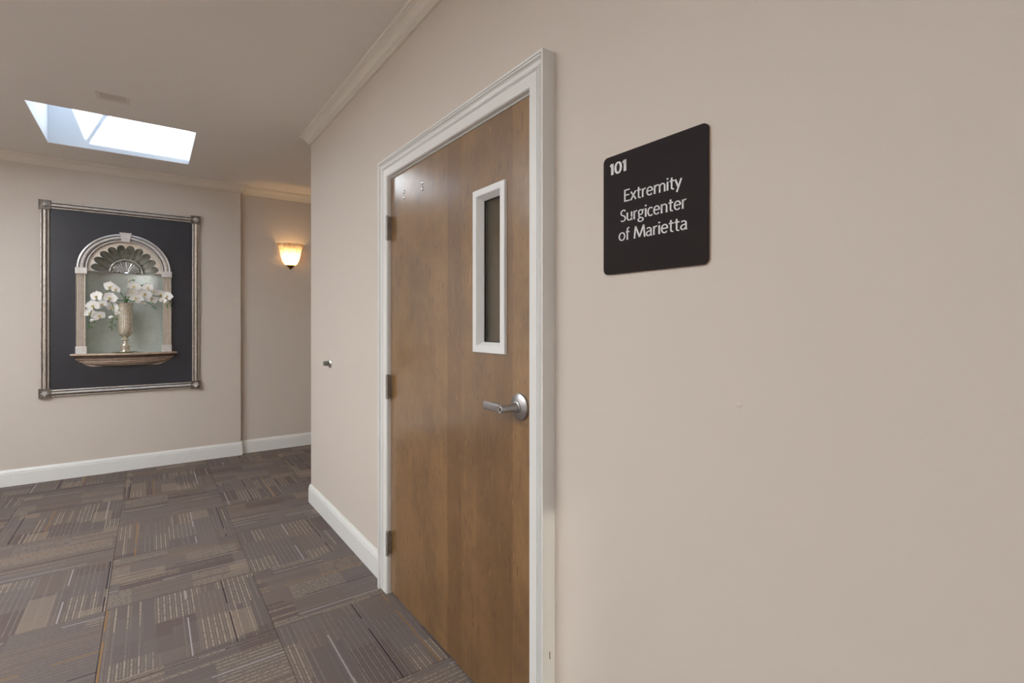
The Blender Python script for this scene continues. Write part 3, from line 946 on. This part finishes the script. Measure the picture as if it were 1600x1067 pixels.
# bow-fronted sill
SLX = -0.171
def sillring(s, z, n=28):
    pts = []
    for k in range(n + 1):
        u = -1 + 2 * k / n
        x = SLX + 0.384 * s * u
        dep = (0.045 + 0.085 * (1 - u * u)) * (0.25 + 0.75 * s) - (1 - s) * 0.16
        pts.append((x, YF - max(0.004, dep), z))
    return pts + [(SLX + 0.384 * s, YF, z), (SLX - 0.384 * s, YF, z)]
m = MB()
sr = [sillring(s, z) for s, z in ((0.995, 1.0735), (1.0, 1.071), (1.0, 1.060), (0.985, 1.057), (0.955, 1.053), (0.935, 1.044), (0.92, 1.030), (0.895, 1.018), (0.86, 1.009), (0.845, 1.004), (0.845, 0.998), (0.80, 0.994), (0.795, 0.987),
        (0.76, 0.978), (0.72, 0.970), (0.70, 0.966), (0.66, 0.960), (0.60, 0.956))]
f0, nn_ = len(m.f), len(sr[0])
m.rings(sr, True, True, False)
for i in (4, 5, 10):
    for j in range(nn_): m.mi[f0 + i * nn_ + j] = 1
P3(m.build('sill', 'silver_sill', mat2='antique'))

# ------------------------------------------------------------------ vase on its glass plate, orchids
VX, VY = -0.178, 5.690
pl = MB(); pl.lathe([(0.0, 1.0740), (0.055, 1.0740), (0.060, 1.0765), (0.088, 1.0815), (0.092, 1.0845), (0.090, 1.0860), (0.058, 1.0815), (0.050, 1.0800), (0.0, 1.0800)], (VX, VY, 0), 32)
tag(pl.build('glass_plate', 'plateglass'), 'round greenish glass plate under the vase on the niche sill', 'plate')
VZ = 1.0802
prof = [(0.0, 0.0), (0.037, 0.0), (0.039, 0.004), (0.036, 0.010), (0.0345, 0.030), (0.0355, 0.040), (0.0385, 0.052), (0.0375, 0.066), (0.030, 0.080), (0.020, 0.090), (0.0185, 0.098), (0.026, 0.104),
        (0.0285, 0.110), (0.026, 0.116), (0.0185, 0.121), (0.0185, 0.127), (0.028, 0.136), (0.040, 0.148), (0.047, 0.164), (0.0500, 0.185), (0.0505, 0.25), (0.0515, 0.33), (0.0535, 0.40), (0.0575, 0.428), (0.0605, 0.440),
        (0.0585, 0.441), (0.0545, 0.425), (0.0505, 0.395), (0.0480, 0.25), (0.045, 0.18), (0.02, 0.155), (0.0, 0.153)]
b = MB(); n = 72
rr = []
for r, h_ in prof:
    rib = 0.0011 if 0.17 < h_ < 0.42 and r > 0.0495 else 0.0
    rr.append([(VX + (r + rib * math.cos(24 * 2 * PI * j / n)) * math.cos(2 * PI * j / n), VY + (r + rib * math.cos(24 * 2 * PI * j / n)) * math.sin(2 * PI * j / n), VZ + h_) for j in range(n)])
b.rings(rr, True, False, True)
tag(b.build('mercury_glass_vase', 'mercury'), 'fluted mercury glass vase holding white orchids in the niche', 'vase')

oc = tag(empty('orchid_arrangement', (VX, VY, VZ + 0.17)), 'white orchid sprays with green buds arching from the mercury glass vase', 'flowers')
ORCH_FL = [ (-0.28, 5.624, 1.657, 1),(-0.242, 5.61, 1.64, 0.8),(-0.372, 5.64, 1.57, 1),(-0.282, 5.615, 1.561, 1),(-0.395, 5.607, 1.488, 1),(-0.338, 5.64, 1.505, 0.8),(-0.266, 5.692, 1.479, 1.05),(-0.422, 5.68, 1.424, 0.85),(-0.36, 5.677, 1.403, 0.9),(-0.231, 5.622, 1.427, 0.45),(-0.116, 5.654, 1.67, 1),(-0.13, 5.628, 1.611, 0.95),(-0.103, 5.617, 1.563, 1),(-0.036, 5.611, 1.603, 1),(-0.015, 5.621, 1.661, 0.85),(-0.052, 5.693, 1.52, 0.45),(0.013, 5.683, 1.565, 1),(0.032, 5.681, 1.628, 0.8),(0.077, 5.68, 1.602, 0.95),(0.133, 5.619, 1.59, 0.8),(0.098, 5.631, 1.55, 0.6),(-0.157, 5.663, 1.721, 0.4) ]
ORCH_BD = [ (-0.279, 5.664, 1.392, 1.6, 1),(-0.409, 5.671, 1.364, 1.6, 1),(-0.14, 5.673, 1.727, 0.8, 0),(-0.118, 5.625, 1.725, 0.8, 0),(-0.058, 5.656, 1.679, 0.7, 0),(-0.029, 5.66, 1.705, 0.6, 0),(-0.005, 5.65, 1.517, 0.7, 0),(0.018, 5.631, 1.521, 0.6, 0),(0.018, 5.648, 1.487, 0.6, 0),(0.041, 5.625, 1.475, 0.6, 0),(0.154, 5.676, 1.55, 0.8, 0),(0.131, 5.672, 1.502, 0.8, 0),(0.134, 5.653, 1.482, 0.6, 0),(0.162, 5.638, 1.486, 0.7, 0),(-0.394, 5.675, 1.347, 0.8, 0),(-0.426, 5.654, 1.318, 0.8, 0),(-0.433, 5.673, 1.3, 0.6, 0),(-0.408, 5.671, 1.3, 0.7, 0),(-0.238, 5.651, 1.376, 0.8, 0),(-0.281, 5.645, 1.348, 0.7, 0),(-0.251, 5.656, 1.32, 0.8, 0),(-0.284, 5.646, 1.303, 0.7, 0),(-0.27, 5.63, 1.285, 0.7, 0) ]
ORCH_ST = [
[ (-0.177, 5.7, 1.526),(-0.179, 5.665, 1.555),(-0.218, 5.665, 1.614),(-0.259, 5.665, 1.635),(-0.322, 5.665, 1.606),(-0.373, 5.665, 1.571),(-0.402, 5.665, 1.49),(-0.418, 5.665, 1.402),(-0.424, 5.665, 1.344),(-0.43, 5.665, 1.307) ],
[ (-0.183, 5.7, 1.526),(-0.206, 5.665, 1.539),(-0.259, 5.665, 1.545),(-0.276, 5.665, 1.53),(-0.259, 5.665, 1.471),(-0.262, 5.665, 1.404),(-0.27, 5.665, 1.344),(-0.273, 5.665, 1.288) ],
[ (-0.174, 5.7, 1.526),(-0.176, 5.665, 1.578),(-0.167, 5.665, 1.623),(-0.147, 5.665, 1.677),(-0.149, 5.665, 1.715),(-0.125, 5.665, 1.726) ],
[ (-0.171, 5.7, 1.526),(-0.152, 5.665, 1.556),(-0.11, 5.665, 1.572),(-0.043, 5.665, 1.605),(0.02, 5.665, 1.592),(0.083, 5.665, 1.59),(0.134, 5.665, 1.576),(0.155, 5.665, 1.545),(0.161, 5.665, 1.49) ],
[ (-0.168, 5.7, 1.526),(-0.128, 5.665, 1.538),(-0.079, 5.665, 1.537),(-0.024, 5.665, 1.535),(0.013, 5.665, 1.507),(0.042, 5.665, 1.478) ],
[ (-0.164, 5.665, 1.533),(-0.116, 5.665, 1.61),(-0.086, 5.665, 1.672),(-0.049, 5.665, 1.689),(-0.029, 5.665, 1.704) ],
[ (-0.41, 5.665, 1.336),(-0.396, 5.665, 1.347) ],
[ (-0.427, 5.665, 1.329),(-0.408, 5.665, 1.301) ],
[ (-0.259, 5.665, 1.374),(-0.238, 5.665, 1.375) ],
[ (-0.267, 5.665, 1.344),(-0.281, 5.665, 1.347) ],
[ (-0.267, 5.665, 1.337),(-0.251, 5.665, 1.322) ],
[ (-0.273, 5.665, 1.307),(-0.284, 5.665, 1.304) ],
[ (0.155, 5.665, 1.545),(0.133, 5.665, 1.502) ],
]

def smooth_path(pts, n=6):
    out = []
    P = [Vector(p) for p in pts]
    for i in range(len(P) - 1):
        p0, p1, p2, p3 = P[max(i - 1, 0)], P[i], P[i + 1], P[min(i + 2, len(P) - 1)]
        for k in range(n):
            t_ = k / n
            out.append(0.5 * ((2 * p1) + (p2 - p0) * t_ + (2 * p0 - 5 * p1 + 4 * p2 - p3) * t_ ** 2 + (3 * p1 - p0 - 3 * p2 + p3) * t_ ** 3))
    out.append(P[-1])
    return out
for s in ORCH_ST:
    pts = [tuple(p) for p in s]
    if len(pts) > 4:
        pts = [(VX + 0.3 * (pts[0][0] - VX), VY, VZ + 0.17)] + pts
        pts[1] = (pts[1][0], VY - 0.01, pts[1][2])
    sm_ = smooth_path(pts)
    rad = [0.0040 - 0.0017 * k / (len(sm_) - 1) for k in range(len(sm_))] if len(pts) > 4 else 0.0012
    shift(MB().tube(sm_, rad, 6).build('stem', 'stem'), oc)

def petal_geo(b, ang, length, width, cup, blunt=1.0, tilt=0.0, nx=7, ny=6):
    """a petal lying in the XZ plane, opening towards -Y"""
    rings = []
    for i in range(nx):
        s = i / (nx - 1)
        w_ = width * (math.sin(PI * (0.06 + 0.90 * s) ** blunt) ** 0.75) * 0.5
        ring = []
        for j in range(ny):
            u = -1 + 2 * j / (ny - 1)
            lx_ = u * w_
            lz_ = 0.004 + length * s - 0.10 * length * u * u * s
            ly_ = -cup * (s * s) * length * 0.5 + cup * 0.35 * length * (u * u - 0.4) * -1 * s + tilt * s * length
            ca, sa = math.cos(ang), math.sin(ang)
            ring.append((lx_ * ca - lz_ * sa, ly_, lx_ * sa + lz_ * ca))
        rings.append(ring)
    b.rings(rings, False, False, True)
def flower_mesh(seed):
    rnd = random.Random(seed)
    b = MB()
    R0 = 0.040
    for a in (0, 125, -125):                 # sepals
        petal_geo(b, math.radians(a + rnd.uniform(-6, 6)), R0, R0 * 0.78, rnd.uniform(-0.1, 0.25), 1.0, 0.06)
    for a in (68, -68):                      # broad petals
        petal_geo(b, math.radians(a + rnd.uniform(-7, 7)), R0 * 1.08, R0 * 1.45, rnd.uniform(0.1, 0.35), 0.85, -0.05)
    o = b.build('flower', 'petal'); me = o.data
    bpy.data.objects.remove(o)
    l = MB()
    l.tube([(0, -0.002, 0.003), (0, -0.009, -0.002), (0, -0.013, -0.009), (0, -0.010, -0.016)], [0.003, 0.0055, 0.006, 0.002], 7)
    for s_ in (-1, 1):
        l.tube([(0, -0.005, -0.002), (s_ * 0.007, -0.010, 0.001), (s_ * 0.009, -0.012, 0.005)], [0.002, 0.0035, 0.0015], 6)
    o = l.build('lip', 'lip'); lm = o.data
    bpy.data.objects.remove(o)
    return me, lm
FM = [flower_mesh(k) for k in range(4)]
random.seed(5)
for k, (x, y, z, s) in enumerate(ORCH_FL):
    me, lm = FM[k % 4]
    o = bpy.data.objects.new('flower', me)
    o.parent = oc
    o.location = (x - VX, y - VY, z - VZ - 0.17)
    side = -1 if x < VX else 1
    o.rotation_euler = (random.uniform(-0.15, 0.45), random.uniform(-0.5, 0.5), side * random.uniform(-0.1, 0.6))
    o.scale = (s * 1.22,) * 3
    C.objects.link(o)
    l = bpy.data.objects.new('lip', lm)
    l.parent = o
    C.objects.link(l)
def bud_mesh(mat):
    b = MB(); b.lathe([(0.0, -0.008), (0.004, -0.0065), (0.0062, -0.001), (0.0055, 0.004), (0.003, 0.008), (0.0, 0.0095)], n=10)
    o = b.build('bud', mat); me = o.data
    bpy.data.objects.remove(o)
    return me
BM_ = [bud_mesh('bud'), bud_mesh('petal')]
for (x, y, z, s, w_) in ORCH_BD:
    o = bpy.data.objects.new('bud', BM_[w_])
    o.parent = oc
    o.location = (x - VX, y - VY, z - VZ - 0.17)
    o.rotation_euler = (random.uniform(-0.6, 0.6), random.uniform(1.0, 2.2), random.uniform(-1, 1))
    o.scale = (s * 1.35,) * 3
    C.objects.link(o)

# ------------------------------------------------------------------ wall sconce
sc_ = tag(empty('wall_sconce', (1.234, FR, 1.923)), 'lit half-bowl alabaster glass sconce with bronze finial', 'wall lamp')
prof = [(0.140, 2.187), (0.1385, 2.190), (0.1355, 2.188), (0.124, 2.170), (0.113, 2.145), (0.106, 2.115), (0.100, 2.080), (0.092, 2.045), (0.080, 2.010), (0.064, 1.983), (0.046, 1.968), (0.046, 1.966), (0.068, 1.980), (0.085, 2.007), (0.0965, 2.043),
        (0.1045, 2.080), (0.110, 2.115), (0.117, 2.143), (0.128, 2.167), (0.140, 2.187)]
prof = prof[1:4] + prof[4:11]
m = MB(); m.lathe(prof, (1.234, FR - 0.001, 0), 32, 'z', PI, 2 * PI)
shade = shift(m.build('glass_shade', 'shade'), sc_)
m = MB(); m.lathe([(0.047, 1.968), (0.047, 1.964), (0.040, 1.957), (0.030, 1.948), (0.018, 1.940), (0.012, 1.934), (0.010, 1.927), (0.0, 1.923)], (1.234, FR - 0.001, 0), 24, 'z', PI, 2 * PI)
shift(m.build('finial', 'bronze'), sc_)
shift(MB().box(1.204, 1.264, FR - 0.012, FR, 1.95, 2.13).build('back_plate', 'bronze'), sc_)
M['bulb'] = mat_emit('lit_bulb', (1.0, 0.62, 0.26), SCONCE_E * 60)
m = MB(); m.lathe([(0.0, 2.005), (0.014, 2.012), (0.022, 2.030), (0.020, 2.050), (0.010, 2.064), (0.0, 2.068)], (1.234, FR - 0.055, 0), 14)
shift(m.build('bulb', 'bulb'), sc_)

# ------------------------------------------------------------------ ceiling register
rg = tag(empty('ceiling_register', (-0.184, 3.983, ZC)), 'painted rectangular air register on the ceiling before the skylight', 'vent')
MB().plate_hole((-0.084, 0.084, -0.062, 0.062), (-0.064, 0.064, -0.042, 0.042), -0.004, -0.0002, 'z').build('register_frame', 'register', rg)
for k in range(7):
    y = -0.036 + 0.012 * k
    m = MB(); m.rings([[(-0.064, y - 0.006, -0.0032), (-0.064, y + 0.0055, -0.0022), (-0.064, y + 0.0055, -0.0004), (-0.064, y - 0.006, -0.0004)], [(0.064, y - 0.006, -0.0032), (0.064, y + 0.0055, -0.0022), (0.064, y + 0.0055, -0.0004), (0.064, y - 0.006, -0.0004)]], True, True, False)
    m.build('louvre', 'register_dark', rg)

# ------------------------------------------------------------------ unseen ceiling panels, added to brighten lobby, side hall and the room behind the door
def fill_panel(x, y, w_, h_, label, mat='diffuser'):
    t_ = tag(empty('ceiling_light', (x, y, ZC)), label, 'ceiling light', 'lobby ceiling lights')
    MB().plate_hole((-w_ / 2, w_ / 2, -h_ / 2, h_ / 2), (-w_ / 2 + 0.03, w_ / 2 - 0.03, -h_ / 2 + 0.03, h_ / 2 - 0.03), -0.02, -0.0003, 'z').build('light_frame', 'trim', t_)
    MB().box(-w_ / 2 + 0.03, w_ / 2 - 0.03, -h_ / 2 + 0.03, h_ / 2 - 0.03, -0.012, -0.004).build('diffuser', mat, t_)
fill_panel(-1.9, 1.9, 0.6, 1.2, 'lit ceiling panel over the lobby behind the camera')
fill_panel(-1.9, 3.6, 0.6, 1.2, 'lit ceiling panel over the lobby left of the frame')
M['diffuser_back'] = mat_emit('lit_back_diffuser', (0.94, 0.97, 1.0), FILL_E * 0.5)
fill_panel(-1.9, 0.0, 0.6, 1.2, 'lit ceiling panel by the back wall', 'diffuser_back')
M['diffuser_hall'] = mat_emit('lit_hall_diffuser', (1.0, 0.86, 0.68), FILL_E * 0.3)
fill_panel(3.0, 4.85, 0.6, 0.6, 'lit ceiling panel in the side hall', 'diffuser_hall')
M['diffuser_room'] = mat_emit('lit_room_diffuser', (1.0, 0.86, 0.66), FILL_E * 1.0)
fill_panel(2.1, 2.2, 0.6, 0.6, 'lit ceiling panel in the room behind the door', 'diffuser_room')
